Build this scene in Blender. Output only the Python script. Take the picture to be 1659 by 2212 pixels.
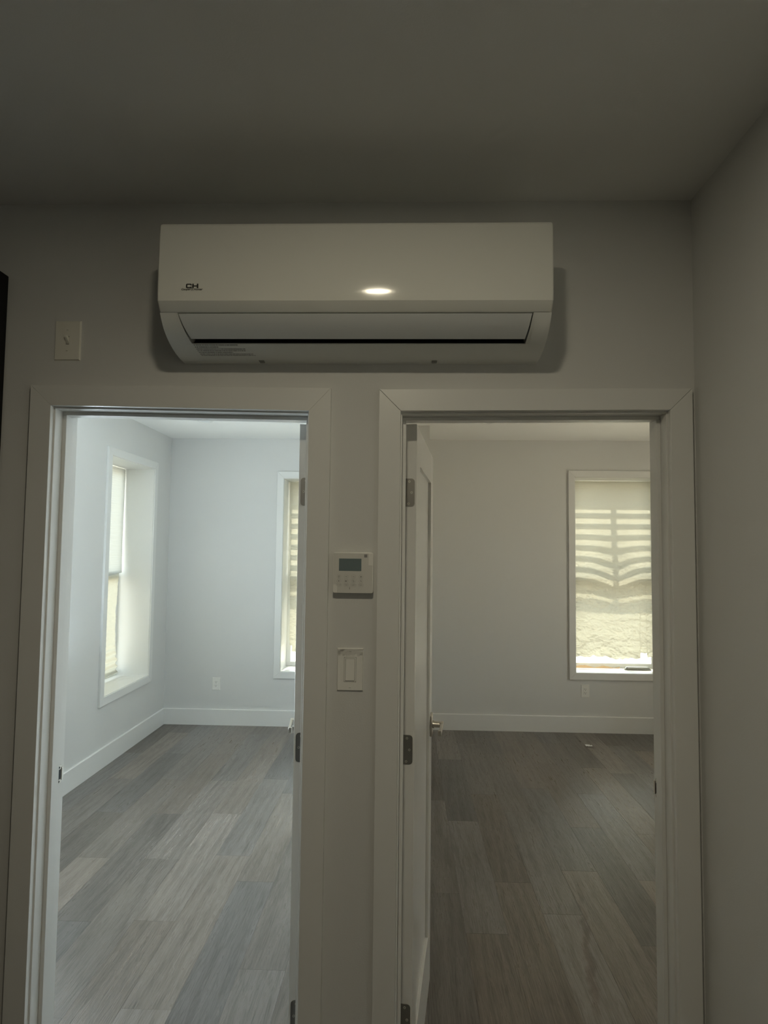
import bpy, bmesh, math, random
from mathutils import Vector, Matrix, noise

for o in list(bpy.data.objects):
    bpy.data.objects.remove(o, do_unlink=True)
S = bpy.context.scene
C = S.collection
random.seed(7)

# ------------------------------------------------------------------ camera
F_PX, PITCH, YAW, ROLL = 1383.4, 0.0601, 0.0335, 0.0115
CAM_D, CAM_H = 1.7671, 1.6585
cp, sp, cy, sy = math.cos(PITCH), math.sin(PITCH), math.cos(YAW), math.sin(YAW)
fwd = Vector((-sy * cp, cy * cp, sp)); rgt = Vector((cy, sy, 0)); upv = rgt.cross(fwd)
cr, sr = math.cos(ROLL), math.sin(ROLL)
r2 = rgt * cr + upv * sr; u2 = upv * cr - rgt * sr
cam = bpy.data.cameras.new('camera'); co = bpy.data.objects.new('camera', cam); C.objects.link(co)
cam.sensor_fit = 'HORIZONTAL'; cam.sensor_width = 36.0; cam.lens = F_PX / 1659 * 36.0
cam.clip_start = 0.02; cam.clip_end = 100
co.matrix_world = Matrix(((r2.x, u2.x, -fwd.x, 0), (r2.y, u2.y, -fwd.y, -CAM_D), (r2.z, u2.z, -fwd.z, CAM_H), (0, 0, 0, 1)))
S.camera = co

# ------------------------------------------------------------------ colour management, sky, sun, added daylight lamps
S.view_settings.view_transform = 'Standard'; S.view_settings.look = 'None'
S.view_settings.gamma = 1.0; S.view_settings.use_curve_mapping = False
S.view_settings.exposure = 0.0
W = bpy.data.worlds.new('sky'); S.world = W; W.use_nodes = True
bg = W.node_tree.nodes['Background']
bg.inputs[1].default_value = 8.0
# pale sky above the horizon, sunlit warm ground below it
_n = W.node_tree.nodes; _l = W.node_tree.links
_tc = _n.new('ShaderNodeTexCoord'); _sx = _n.new('ShaderNodeSeparateXYZ'); _rp = _n.new('ShaderNodeValToRGB')
_mr = _n.new('ShaderNodeMapRange'); _mr.inputs[1].default_value = -1; _mr.inputs[2].default_value = 1
_l.new(_tc.outputs['Generated'], _sx.inputs[0]); _l.new(_sx.outputs[2], _mr.inputs[0]); _l.new(_mr.outputs[0], _rp.inputs[0])
_rp.color_ramp.elements[0].position = .49; _rp.color_ramp.elements[0].color = (.95, .84, .66, 1)
_rp.color_ramp.elements[1].position = .51; _rp.color_ramp.elements[1].color = (.82, .93, 1.0, 1)
_l.new(_rp.outputs[0], bg.inputs[0])

def lamp(name, kind, loc, direction, energy, color, **kw):
    l = bpy.data.lights.new(name, kind); l.energy = energy; l.color = color
    for k, v in kw.items(): setattr(l, k, v)
    o = bpy.data.objects.new(name, l); C.objects.link(o); o.location = loc
    o.rotation_euler = Vector(direction).to_track_quat('-Z', 'Y').to_euler()
    return o
lamp('sun', 'SUN', (2, 9, 8), (-0.13, -1, -0.95), 10.8, (1.0, 0.90, 0.72), angle=math.radians(.7))
# added fill lamps shining in by two made-up windows out of view
lamp('added_daylight_left', 'AREA', (-2.70, 1.86, 1.15), (1, 0, 1.3), 84, (0.76, 0.90, 1.0), shape='RECTANGLE', size=0.85, size_y=1.7)
lamp('added_daylight_right', 'AREA', (3.80, 2.6, 1.15), (-1, 0, 1.3), 29, (1.0, 0.86, 0.62), shape='RECTANGLE', size=.6, size_y=1.7)
S.cycles.max_bounces = 10; S.cycles.diffuse_bounces = 6; S.cycles.transmission_bounces = 8; S.cycles.transparent_max_bounces = 12
S.cycles.sample_clamp_indirect = 6.0

# ------------------------------------------------------------------ materials
def mat(name, base=(.8, .8, .8), rough=.5, metal=0.0, spec=.5, bump=None, coat=0.0):
    m = bpy.data.materials.new(name); m.use_nodes = True
    nt = m.node_tree; b = nt.nodes['Principled BSDF']
    b.inputs['Base Color'].default_value = (*base, 1); b.inputs['Roughness'].default_value = rough
    b.inputs['Metallic'].default_value = metal; b.inputs['Specular IOR Level'].default_value = spec
    b.inputs['Coat Weight'].default_value = coat
    if bump:
        sc, st, amt = bump
        g = nt.nodes.new('ShaderNodeNewGeometry'); n = nt.nodes.new('ShaderNodeTexNoise')
        n.inputs['Scale'].default_value = sc; n.inputs['Detail'].default_value = 4
        nt.links.new(g.outputs['Position'], n.inputs['Vector'])
        bp = nt.nodes.new('ShaderNodeBump'); bp.inputs['Strength'].default_value = st; bp.inputs['Distance'].default_value = .002
        nt.links.new(n.outputs['Fac'], bp.inputs['Height']); nt.links.new(bp.outputs[0], b.inputs['Normal'])
        # faint mottling of the paint itself
        mx = nt.nodes.new('ShaderNodeMixRGB'); n2 = nt.nodes.new('ShaderNodeTexNoise'); n2.inputs['Scale'].default_value = 2.3
        nt.links.new(g.outputs['Position'], n2.inputs['Vector'])
        mx.inputs[1].default_value = (*[c * (1 - amt) for c in base], 1); mx.inputs[2].default_value = (*[min(1, c * (1 + amt)) for c in base], 1)
        nt.links.new(n2.outputs['Fac'], mx.inputs[0]); nt.links.new(mx.outputs[0], b.inputs['Base Color'])
    return m
M_WALL = mat('wall_paint', (.70, .70, .685), .62, bump=(260, .12, .015), spec=.3)
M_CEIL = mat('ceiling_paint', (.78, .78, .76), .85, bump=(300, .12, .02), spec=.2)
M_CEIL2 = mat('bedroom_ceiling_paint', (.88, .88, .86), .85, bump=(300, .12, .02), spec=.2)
M_TRIM = mat('semi_gloss_trim_paint', (.79, .79, .77), .33, bump=(90, .05, .01))
M_DOOR = mat('door_paint', (.79, .785, .765), .24, bump=(70, .06, .01))
M_AC = mat('glossy_white_plastic', (.80, .80, .75), .10, bump=(500, .02, .01))
M_AC2 = mat('satin_white_plastic', (.76, .77, .74), .34, bump=(500, .03, .01))
M_LOUVER = mat('grey_white_louver_plastic', (.66, .68, .68), .30, bump=(500, .03, .01))
M_DARK = mat('dark_outlet_cavity', (.025, .028, .03), .6)
M_SEAM = mat('seam_shadow_gap', (.30, .30, .28), .7)
M_INK = mat('black_print', (.02, .02, .018), .5)
M_GREYINK = mat('grey_print', (.22, .22, .21), .5)
M_PLATE = mat('switch_plate_plastic', (.86, .85, .81), .22)
M_IVORY = mat('almond_toggle_plate', (.84, .82, .74), .25)
M_NICKEL = mat('satin_nickel', (.60, .57, .52), .30, metal=1.0)
M_HINGE = mat('brushed_steel_hinge', (.30, .29, .27), .42, metal=1.0)
M_SCREW = mat('bright_screw', (.75, .73, .68), .30, metal=1.0)
M_SCREEN = mat('lcd_screen', (.22, .285, .30), .2, coat=.6)
M_STICKER = mat('grey_sticker', (.34, .33, .325), .6)
M_BLACK = mat('black_cabinet', (.004, .004, .005), .5, spec=.2)
M_LENS = mat('downlight_lens_off', (.85, .86, .86), .3)
M_SUB = mat('underlay', (.03, .028, .026), .9)
M_VINYL = mat('white_vinyl_sash', (.80, .81, .80), .35)
M_LATCH = mat('grey_sash_latch', (.34, .35, .33), .4)
M_EXT = mat('exterior_brick_paint', (.42, .38, .34), .9)
M_SHUT = mat('exterior_shutter_paint', (.55, .53, .48), .6)

def emissive(name, col, st):
    m = bpy.data.materials.new(name); m.use_nodes = True; b = m.node_tree.nodes['Principled BSDF']
    b.inputs['Base Color'].default_value = (.8, .8, .8, 1)
    b.inputs['Emission Color'].default_value = (*col, 1); b.inputs['Emission Strength'].default_value = st
    return m
M_LAMPON = emissive('lit_lamp_lens', (1, .93, .78), 6.0)

def thin_glass(name, tint=(.96, .98, .97), gloss=.06, rough=0.0, bumpy=0.0):
    m = bpy.data.materials.new(name); m.use_nodes = True; nt = m.node_tree; nt.nodes.clear()
    out = nt.nodes.new('ShaderNodeOutputMaterial'); mx = nt.nodes.new('ShaderNodeMixShader')
    t = nt.nodes.new('ShaderNodeBsdfTransparent'); t.inputs[0].default_value = (*tint, 1)
    g = nt.nodes.new('ShaderNodeBsdfGlossy'); g.inputs['Roughness'].default_value = rough
    lw = nt.nodes.new('ShaderNodeLayerWeight'); lw.inputs[0].default_value = .25
    ad = nt.nodes.new('ShaderNodeMath'); ad.operation = 'MULTIPLY_ADD'; ad.inputs[1].default_value = .6; ad.inputs[2].default_value = gloss
    nt.links.new(lw.outputs['Fresnel'], ad.inputs[0]); nt.links.new(ad.outputs[0], mx.inputs[0])
    nt.links.new(t.outputs[0], mx.inputs[1]); nt.links.new(g.outputs[0], mx.inputs[2]); nt.links.new(mx.outputs[0], out.inputs[0])
    return m
M_GLASS = thin_glass('window_glass')
M_SCREENMESH = thin_glass('dimming_screen_mesh', (.90, .90, .89), .0, .5)
M_FILM = thin_glass('clear_plastic_film', (.97, .97, .97), .10, .12)

def paper(name, refl, trans, tscale=60):
    m = bpy.data.materials.new(name); m.use_nodes = True; nt = m.node_tree; nt.nodes.clear()
    out = nt.nodes.new('ShaderNodeOutputMaterial'); ad = nt.nodes.new('ShaderNodeAddShader')
    d = nt.nodes.new('ShaderNodeBsdfDiffuse'); d.inputs[0].default_value = (*refl, 1)
    t = nt.nodes.new('ShaderNodeBsdfTranslucent')
    tc = nt.nodes.new('ShaderNodeTexCoord'); mp = nt.nodes.new('ShaderNodeMapping'); mp.inputs['Scale'].default_value = (1, 1, 14)
    n = nt.nodes.new('ShaderNodeTexNoise'); n.inputs['Scale'].default_value = tscale * .25; n.inputs['Detail'].default_value = 3
    nt.links.new(tc.outputs['Object'], mp.inputs[0]); nt.links.new(mp.outputs[0], n.inputs['Vector'])
    mx = nt.nodes.new('ShaderNodeMixRGB'); mx.inputs[1].default_value = (*[c * .93 for c in trans], 1); mx.inputs[2].default_value = (*trans, 1)
    nt.links.new(n.outputs['Fac'], mx.inputs[0]); nt.links.new(mx.outputs[0], t.inputs[0])
    nt.links.new(d.outputs[0], ad.inputs[0]); nt.links.new(t.outputs[0], ad.inputs[1]); nt.links.new(ad.outputs[0], out.inputs[0])
    return m
M_PAPER = paper('cream_shade_paper', (.34, .33, .28), (.178, .174, .146))
M_KRAFT = paper('kraft_paper', (.55, .40, .26), (.12, .085, .05))
M_CELL = paper('white_cellular_shade', (.40, .40, .38), (.165, .17, .16))

def wood(name):
    m = bpy.data.materials.new(name); m.use_nodes = True; nt = m.node_tree; b = nt.nodes['Principled BSDF']
    N = nt.nodes.new; L = nt.links.new
    g = N('ShaderNodeNewGeometry'); oi = N('ShaderNodeObjectInfo')
    off = N('ShaderNodeVectorMath'); off.operation = 'MULTIPLY_ADD'
    cmb = N('ShaderNodeCombineXYZ'); L(oi.outputs['Random'], cmb.inputs[0]); L(oi.outputs['Random'], cmb.inputs[1]); L(oi.outputs['Random'], cmb.inputs[2])
    L(cmb.outputs[0], off.inputs[0]); off.inputs[1].default_value = (37, 71, 13); L(g.outputs['Position'], off.inputs[2])
    def mapped(sx, sy_):
        mp = N('ShaderNodeMapping'); mp.inputs['Scale'].default_value = (sx, sy_, 1); L(off.outputs[0], mp.inputs[0]); return mp
    # long wavy grain: distort x by a slow noise
    slow = N('ShaderNodeTexNoise'); slow.inputs['Scale'].default_value = 1; slow.inputs['Detail'].default_value = 2
    L(mapped(5, 1.6).outputs[0], slow.inputs['Vector'])
    fine = N('ShaderNodeTexNoise'); fine.inputs['Scale'].default_value = 1; fine.inputs['Detail'].default_value = 5; fine.inputs['Roughness'].default_value = .62
    fine.inputs['Distortion'].default_value = 1.6
    L(mapped(110, 5.5).outputs[0], fine.inputs['Vector'])
    wv = N('ShaderNodeTexWave'); wv.wave_type = 'BANDS'; wv.bands_direction = 'X'; wv.inputs['Scale'].default_value = 1
    wv.inputs['Distortion'].default_value = 16; wv.inputs['Detail'].default_value = 3; wv.inputs['Detail Scale'].default_value = .8
    L(mapped(5, .55).outputs[0], wv.inputs['Vector'])
    cloud = N('ShaderNodeTexNoise'); cloud.inputs['Scale'].default_value = 1; L(mapped(4, 2.0).outputs[0], cloud.inputs['Vector'])
    knot = N('ShaderNodeTexVoronoi'); knot.inputs['Scale'].default_value = 1; L(mapped(3.4, 1.6).outputs[0], knot.inputs['Vector'])
    kr = N('ShaderNodeMapRange'); kr.inputs[1].default_value = .0; kr.inputs[2].default_value = .055; kr.inputs[3].default_value = .45; kr.inputs[4].default_value = 1
    L(knot.outputs['Distance'], kr.inputs[0])
    def mul(a, k, c):
        n = N('ShaderNodeMath'); n.operation = 'MULTIPLY_ADD'; L(a, n.inputs[0]); n.inputs[1].default_value = k
        if isinstance(c, float): n.inputs[2].default_value = c
        else: L(c, n.inputs[2])
        return n.outputs[0]
    h = mul(fine.outputs['Fac'], .66, mul(wv.outputs['Fac'], .08, mul(cloud.outputs['Fac'], .26, 0.0)))
    ramp = N('ShaderNodeValToRGB'); ramp.color_ramp.elements[0].position = .30; ramp.color_ramp.elements[1].position = .72
    ramp.color_ramp.elements[0].color = (.50, .48, .46, 1); ramp.color_ramp.elements[1].color = (1.45, 1.45, 1.44, 1)
    L(h, ramp.inputs[0])
    m1 = N('ShaderNodeMixRGB'); m1.blend_type = 'MULTIPLY'; m1.inputs[0].default_value = 1
    L(ramp.outputs[0], m1.inputs[1]); L(oi.outputs['Color'], m1.inputs[2])
    m2 = N('ShaderNodeMixRGB'); m2.blend_type = 'MULTIPLY'; m2.inputs[0].default_value = 1
    L(m1.outputs[0], m2.inputs[1]); L(kr.outputs[0], m2.inputs[2]); 
    # one dark dried smear on the right bedroom's floor
    sp_ = N('ShaderNodeSeparateXYZ'); L(g.outputs['Position'], sp_.inputs[0])
    sn = N('ShaderNodeTexNoise'); sn.inputs['Scale'].default_value = 9; sn.inputs['Detail'].default_value = 4; L(g.outputs['Position'], sn.inputs['Vector'])
    e1 = mul(sp_.outputs[1], -.2, sp_.outputs[0]); e2 = mul(sn.outputs['Fac'], .07, e1)
    e3 = N('ShaderNodeMath'); e3.operation = 'ADD'; L(e2, e3.inputs[0]); e3.inputs[1].default_value = -.607
    e4 = N('ShaderNodeMath'); e4.operation = 'ABSOLUTE'; L(e3.outputs[0], e4.inputs[0])
    ra = N('ShaderNodeMapRange'); ra.inputs[1].default_value = .006; ra.inputs[2].default_value = .022; ra.inputs[3].default_value = 1; ra.inputs[4].default_value = 0; L(e4.outputs[0], ra.inputs[0])
    rb = N('ShaderNodeMapRange'); rb.inputs[1].default_value = 1.8; rb.inputs[2].default_value = 1.1; L(sp_.outputs[1], rb.inputs[0])
    rc = N('ShaderNodeMapRange'); rc.inputs[1].default_value = .6; rc.inputs[2].default_value = .8; L(sp_.outputs[1], rc.inputs[0])
    k1 = N('ShaderNodeMath'); k1.operation = 'MULTIPLY'; L(ra.outputs[0], k1.inputs[0]); L(rb.outputs[0], k1.inputs[1])
    k2 = N('ShaderNodeMath'); k2.operation = 'MULTIPLY'; L(k1.outputs[0], k2.inputs[0]); L(rc.outputs[0], k2.inputs[1])
    k3 = N('ShaderNodeMath'); k3.operation = 'MULTIPLY'; L(k2.outputs[0], k3.inputs[0]); k3.inputs[1].default_value = .7
    m3 = N('ShaderNodeMixRGB'); m3.blend_type = 'MULTIPLY'; L(k3.outputs[0], m3.inputs[0]); L(m2.outputs[0], m3.inputs[1]); m3.inputs[2].default_value = (.55, .42, .40, 1)
    L(m3.outputs[0], b.inputs['Base Color'])
    bp = N('ShaderNodeBump'); bp.inputs['Strength'].default_value = .8; bp.inputs['Distance'].default_value = .003
    L(h, bp.inputs['Height']); L(bp.outputs[0], b.inputs['Normal'])
    rr = N('ShaderNodeMapRange'); rr.inputs[3].default_value = .36; rr.inputs[4].default_value = .22; L(h, rr.inputs[0]); L(rr.outputs[0], b.inputs['Roughness'])
    b.inputs['Specular IOR Level'].default_value = .5
    return m
M_WOOD = wood('vinyl_oak_plank')

# ------------------------------------------------------------------ mesh helpers
def link(name, me, parent=None, loc=None):
    o = bpy.data.objects.new(name, me); C.objects.link(o)
    if parent: o.parent = parent
    if loc: o.location = loc
    return o

def box(bm, x0, x1, y0, y1, z0, z1, mi=0, bev=0.0):
    t = bmesh.new()
    vs = [t.verts.new((x, y, z)) for x in (x0, x1) for y in (y0, y1) for z in (z0, z1)]
    for f in ((0, 1, 3, 2), (4, 6, 7, 5), (0, 4, 5, 1), (2, 3, 7, 6), (0, 2, 6, 4), (1, 5, 7, 3)):
        t.faces.new([vs[i] for i in f])
    bmesh.ops.recalc_face_normals(t, faces=t.faces)
    if bev: bmesh.ops.bevel(t, geom=t.edges[:], offset=bev, segments=2, affect='EDGES', profile=.5)
    join(bm, t, mi)

def join(bm, t, mi=0, mtx=None):
    for f in t.faces: f.material_index = mi
    if mtx is not None: t.transform(mtx)
    me = bpy.data.meshes.new('tmp'); t.to_mesh(me); t.free(); bm.from_mesh(me); bpy.data.meshes.remove(me)

def prism(bm, pts, axis, a, b, mi=0, bev=0.0):
    """pts: outline of 2-D pairs in the plane across `axis`; extruded from a to b."""
    t = bmesh.new()
    def P(p, d):
        return {'x': (d, p[0], p[1]), 'y': (p[0], d, p[1]), 'z': (p[0], p[1], d)}[axis]
    A = [t.verts.new(P(p, a)) for p in pts]; B = [t.verts.new(P(p, b)) for p in pts]
    n = len(pts); t.faces.new(A); t.faces.new(B[::-1])
    for i in range(n): t.faces.new((A[i], B[i], B[(i + 1) % n], A[(i + 1) % n]))
    bmesh.ops.recalc_face_normals(t, faces=t.faces)
    if bev: bmesh.ops.bevel(t, geom=[e for e in t.edges if e.calc_face_angle(0) > .6], offset=bev, segments=2, affect='EDGES', profile=.5)
    join(bm, t, mi)

def cyl(bm, c, axis, r, h, seg=24, mi=0, r2_=None, bev=0):
    t = bmesh.new()
    bmesh.ops.create_cone(t, cap_ends=True, segments=seg, radius1=r, radius2=r if r2_ is None else r2_, depth=h)
    if bev: bmesh.ops.bevel(t, geom=[e for e in t.edges if e.calc_face_angle(0) > .8], offset=bev, segments=2, affect='EDGES', profile=.5)
    q = {'x': Vector((1, 0, 0)), 'y': Vector((0, 1, 0)), 'z': Vector((0, 0, 1))}[axis] if isinstance(axis, str) else Vector(axis)
    join(bm, t, mi, Matrix.Translation(c) @ q.to_track_quat('Z', 'Y').to_matrix().to_4x4())

def rrect(w, h, r, cx=0, cz=0, seg=5, corners=(1, 1, 1, 1)):
    pts = []
    for k, (sx, sz, a0) in enumerate(((1, 1, 0), (-1, 1, 90), (-1, -1, 180), (1, -1, 270))):
        if not corners[k]: pts.append((cx + sx * w / 2, cz + sz * h / 2)); continue
        for i in range(seg + 1):
            a = math.radians(a0 + 90 * i / seg)
            pts.append((cx + sx * (w / 2 - r) + r * math.cos(a), cz + sz * (h / 2 - r) + r * math.sin(a)))
    return pts

def done(name, bm, mats, parent=None, loc=None, angle=20, smooth=True):
    if smooth:
        for f in bm.faces: f.smooth = True
        for e in bm.edges:
            e.smooth = not (len(e.link_faces) == 2 and e.calc_face_angle(0) > math.radians(angle))
    me = bpy.data.meshes.new(name); bm.to_mesh(me); bm.free()
    for m in (mats if isinstance(mats, (list, tuple)) else [mats]): me.materials.append(m)
    return link(name, me, parent, loc)

def empty(name, loc, rz=0.0):
    o = bpy.data.objects.new(name, None); C.objects.link(o); o.location = loc; o.rotation_euler = (0, 0, rz)
    o.empty_display_size = .1
    return o

def tag(o, label=None, cat=None, group=None, kind=None):
    if label: o['label'] = label
    if cat: o['category'] = cat
    if group: o['group'] = group
    if kind: o['kind'] = kind
    return o

def one(name, shape, mats, parent=None, **k):
    bm = bmesh.new(); shape(bm); return done(name, bm, mats, parent, **k)

def boxo(name, b, m, parent=None, bev=0.0):
    return one(name, lambda bm: box(bm, *b, bev=bev), m, parent)

def cells(bm, rng_u, rng_z, holes, put):
    us = sorted({rng_u[0], rng_u[1], *[h[0] for h in holes], *[h[1] for h in holes]})
    zs = sorted({rng_z[0], rng_z[1], *[h[2] for h in holes], *[h[3] for h in holes]})
    for i in range(len(us) - 1):
        run = None
        for j in range(len(zs) - 1):
            uc, zc = (us[i] + us[i + 1]) / 2, (zs[j] + zs[j + 1]) / 2
            if any(h[0] < uc < h[1] and h[2] < zc < h[3] for h in holes):
                if run: put(us[i], us[i + 1], run[0], run[1]); run = None
            else:
                run = (run[0], zs[j + 1]) if run else (zs[j], zs[j + 1])
        if run: put(us[i], us[i + 1], run[0], run[1])

def text(name, s, size, m, parent, loc, rot=(math.pi / 2, 0, 0), sx=1.0, shear=0.0, offset=0.0, align='CENTER'):
    c = bpy.data.curves.new(name, 'FONT'); c.body = s; c.size = size; c.align_x = align; c.shear = shear; c.offset = offset
    c.extrude = .00015; c.resolution_u = 3
    o = bpy.data.objects.new(name, c); C.objects.link(o); o.parent = parent; o.location = loc; o.rotation_euler = rot; o.scale = (sx, 1, 1)
    c.materials.append(m)
    bpy.context.view_layer.update()
    me = bpy.data.meshes.new_from_object(o.evaluated_get(bpy.context.evaluated_depsgraph_get())); me.name = name
    bpy.data.objects.remove(o); o = link(name, me, parent, loc); o.rotation_euler = rot; o.scale = (sx, 1, 1)
    return o

# ------------------------------------------------------------------ main measurements
WT = .116                         # thickness of the wall with the doors
HZ, RZ = 2.6488, 2.7228           # hall and bedroom ceilings
FAR = 4.325; LX = -2.273; RX = 3.45; EXT = .36
HALL_R = .7921
L_IN, R_IN = (-1.0005, -.2706), (-.0156, .7187)     # inner edges of the two casings
D_L = (-.996, -.275); D_R = (-.011, .7142)           # jamb faces

# ------------------------------------------------------------------ structure: walls, ceilings
bm = bmesh.new()
cells(bm, (LX - EXT, RX + .12), (0, 2.80), [(D_L[0] - .02, D_L[1] + .02, -1, 2.068), (D_R[0] - .02, D_R[1] + .02, -1, 2.068)],
      lambda a, b, c, d: box(bm, a, b, 0, WT, c, d))
tag(done('wall_front', bm, M_WALL), 'pale painted wall with two doorways below the air conditioner', kind='structure')
tag(boxo('wall_right', (HALL_R, HALL_R + .1, -5.6, 0, 0, 2.80), M_WALL), 'plain painted hall wall meeting the right doorway casing', kind='structure')
tag(boxo('wall_back', (-2.5, HALL_R, -5.7, -5.6, 0, 2.80), M_WALL), 'hall wall behind the viewer', kind='structure')
tag(boxo('wall_left', (-2.5, -2.4, -5.6, 0, 0, 2.80), M_WALL), 'hall wall beyond the tall black cabinet', kind='structure')
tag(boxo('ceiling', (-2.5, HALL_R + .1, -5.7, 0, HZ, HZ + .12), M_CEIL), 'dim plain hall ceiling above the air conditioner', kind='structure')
tag(boxo('wall_divider', (-.19, -.08, WT, FAR, 0, RZ), M_WALL), 'wall dividing the two bedrooms', kind='structure')
tag(boxo('wall_return', (-.08, .2, 3.63, FAR, 0, RZ), M_WALL), 'short boxed wall return in the far corner behind the right open door', kind='structure')
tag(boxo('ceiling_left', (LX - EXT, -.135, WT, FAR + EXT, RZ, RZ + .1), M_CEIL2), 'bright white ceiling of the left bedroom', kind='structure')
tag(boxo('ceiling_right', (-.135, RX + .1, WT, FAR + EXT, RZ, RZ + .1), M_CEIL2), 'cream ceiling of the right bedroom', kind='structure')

W2 = (-1.168, -.33, .507, 2.342)      # far wall, left bedroom  (x0,x1,z0,z1)
W3 = (1.597, 2.447, .543, 2.373)      # far wall, right bedroom
W1 = (3.06, 3.91, .530, 2.370)        # left wall of the left bedroom (y0,y1,z0,z1)
W4 = (1.44, 2.29, .530, 2.370)         # same wall, nearer; unseen, added to let in fill light
W5 = (2.30, 2.90, .530, 2.370)        # east wall of the right bedroom; unseen, added for fill light
bm = bmesh.new()
cells(bm, (LX - EXT, -.135), (0, RZ), [W2], lambda a, b, c, d: box(bm, a, b, FAR, FAR + EXT, c, d))
tag(done('wall_far', bm, M_WALL), 'pale far wall of the left bedroom', kind='structure')
bm = bmesh.new()
cells(bm, (-.135, RX + .1), (0, RZ), [W3], lambda a, b, c, d: box(bm, a, b, FAR, FAR + EXT, c, d))
tag(done('wall_far_right', bm, M_WALL), 'grey far wall of the right bedroom', kind='structure')
bm = bmesh.new()
cells(bm, (WT, FAR), (0, RZ), [W1, W4], lambda a, b, c, d: box(bm, LX - EXT, LX, a, b, c, d))
tag(done('wall_side_left', bm, M_WALL), 'bright side wall of the left bedroom with a deep window', kind='structure')
bm = bmesh.new()
cells(bm, (WT, FAR), (0, RZ), [W5], lambda a, b, c, d: box(bm, RX, RX + .3, a, b, c, d))
tag(done('wall_side_right', bm, M_WALL), 'outer side wall of the right bedroom', kind='structure')

# ------------------------------------------------------------------ floors of separate planks
EDGE, PW, PL = .28, .184, 1.165
joint = {-14: 2.295, -13: 1.72, -12: 2.30, -11: 1.715, -10: 1.135, -9: 1.72, -8: 2.32, -7: 1.778, -6: 1.515, -5: .85, -4: 1.3,
         -1: 1.458, 0: 1.137, 1: 1.58, 2: 1.305, 3: .55, 4: 1.085, 5: .47, 6: 2.18, 7: .9, 8: 1.6, 9: .3, 10: 1.2, 11: .75, 12: 1.9}
bm = bmesh.new()
box(bm, -PW / 2 + .0002, PW / 2 - .0002, -.4998, .4998, -.006, 0)
for v in bm.verts:
    if v.co.z > -.001: pass
bmesh.ops.bevel(bm, geom=[e for e in bm.edges if all(v.co.z > -.001 for v in e.verts)], offset=.0004, segments=1, affect='EDGES')
PLANK = bpy.data.meshes.new('plank'); bm.to_mesh(PLANK); bm.free(); PLANK.materials.append(M_WOOD)
tones = [.125, .140, .155, .165, .178, .195, .215]
def lay(root, xa, xb, ya, yb, seed):
    rnd = random.Random(seed)
    k = math.floor((xa - EDGE) / PW); prev = None
    while EDGE + k * PW < xb:
        x0, x1 = max(xa, EDGE + k * PW), min(xb, EDGE + (k + 1) * PW)
        if x1 - x0 > .01:
            j = joint.get(k, rnd.uniform(0, PL)); js = []
            y = j - 4 * PL
            while y < yb + PL: js.append(y); y += PL
            for a in js:
                p, q = max(ya, a), min(yb, a + PL)
                if q - p < .01: continue
                t = rnd.choice([t for t in tones if t != prev]); prev = t
                w = rnd.uniform(-.05, .05)
                o = link('plank', PLANK, root, ((x0 + x1) / 2, (p + q) / 2, 0))
                o.scale = ((x1 - x0) / PW, q - p, 1)
                o.color = (t * (1.08 + w), t * .97, t * (.89 - w), 1)
        k += 1
for nm, lab, xa, xb, ya, yb, sd in (
        ('floor_left', 'grey oak-look plank floor of the left bedroom', LX, -.19, .0, FAR, 3),
        ('floor_right', 'brown-grey oak-look plank floor of the right bedroom', -.08, RX, .0, FAR, 5)):
    r = tag(empty(nm, ((xa + xb) / 2, 0, 0)), lab, kind='structure')
    r.location = (0, 0, 0)
    boxo('underlay', (xa, xb, ya, yb, -.02, -.0062), M_SUB, r)
    lay(r, xa, xb, ya, yb, sd)
r = tag(empty('floor', (0, 0, 0)), 'oak-look plank floor of the hall', kind='structure')
boxo('underlay', (-2.5, HALL_R + .1, -5.7, 0, -.02, -.0062), M_SUB, r)
lay(r, -2.4, HALL_R, -5.6, 0, 9)

# ------------------------------------------------------------------ baseboards
def baseboard(name, lab, pts_axis, a, b, face, h=.148, t=.015):
    bm = bmesh.new()
    if pts_axis == 'x':   # runs along x at y = face, room on the -y side
        prism(bm, [(face, .0005), (face - t, .0005), (face - t, h - .004), (face - t + .004, h), (face, h)], 'x', a, b)
    else:                 # runs along y at x = face; t signed
        prism(bm, [(face, .0005), (face + t, .0005), (face + t, h - .004), (face + t - math.copysign(.004, t), h), (face, h)], 'y', a, b)
    return tag(done(name, bm, M_TRIM, smooth=False), lab, kind='structure')
baseboard('baseboard_far_left', 'white baseboard along the far wall of the left bedroom', 'x', LX, -.19, FAR)
baseboard('baseboard_far_right', 'white baseboard along the far wall of the right bedroom', 'x', .2, RX, FAR)
baseboard('baseboard_side', 'tall white baseboard under the deep window of the left bedroom', 'y', WT, FAR - .015, LX, .150, .015)
baseboard('baseboard_divider_left', 'white baseboard on the dividing wall, left bedroom', 'y', WT, FAR - .015, -.19, .148, -.015)
baseboard('baseboard_divider_right', 'white baseboard on the dividing wall, right bedroom', 'y', WT, 3.63, -.08, .148, .015)

# ------------------------------------------------------------------ door frames (casing, jamb, stop)
def poly_board(name, pts, y0, y1, parent, m=M_TRIM, bev=.0007):
    bm = bmesh.new(); prism(bm, pts, 'y', y0, y1, bev=bev); return done(name, bm, m, parent)

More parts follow.
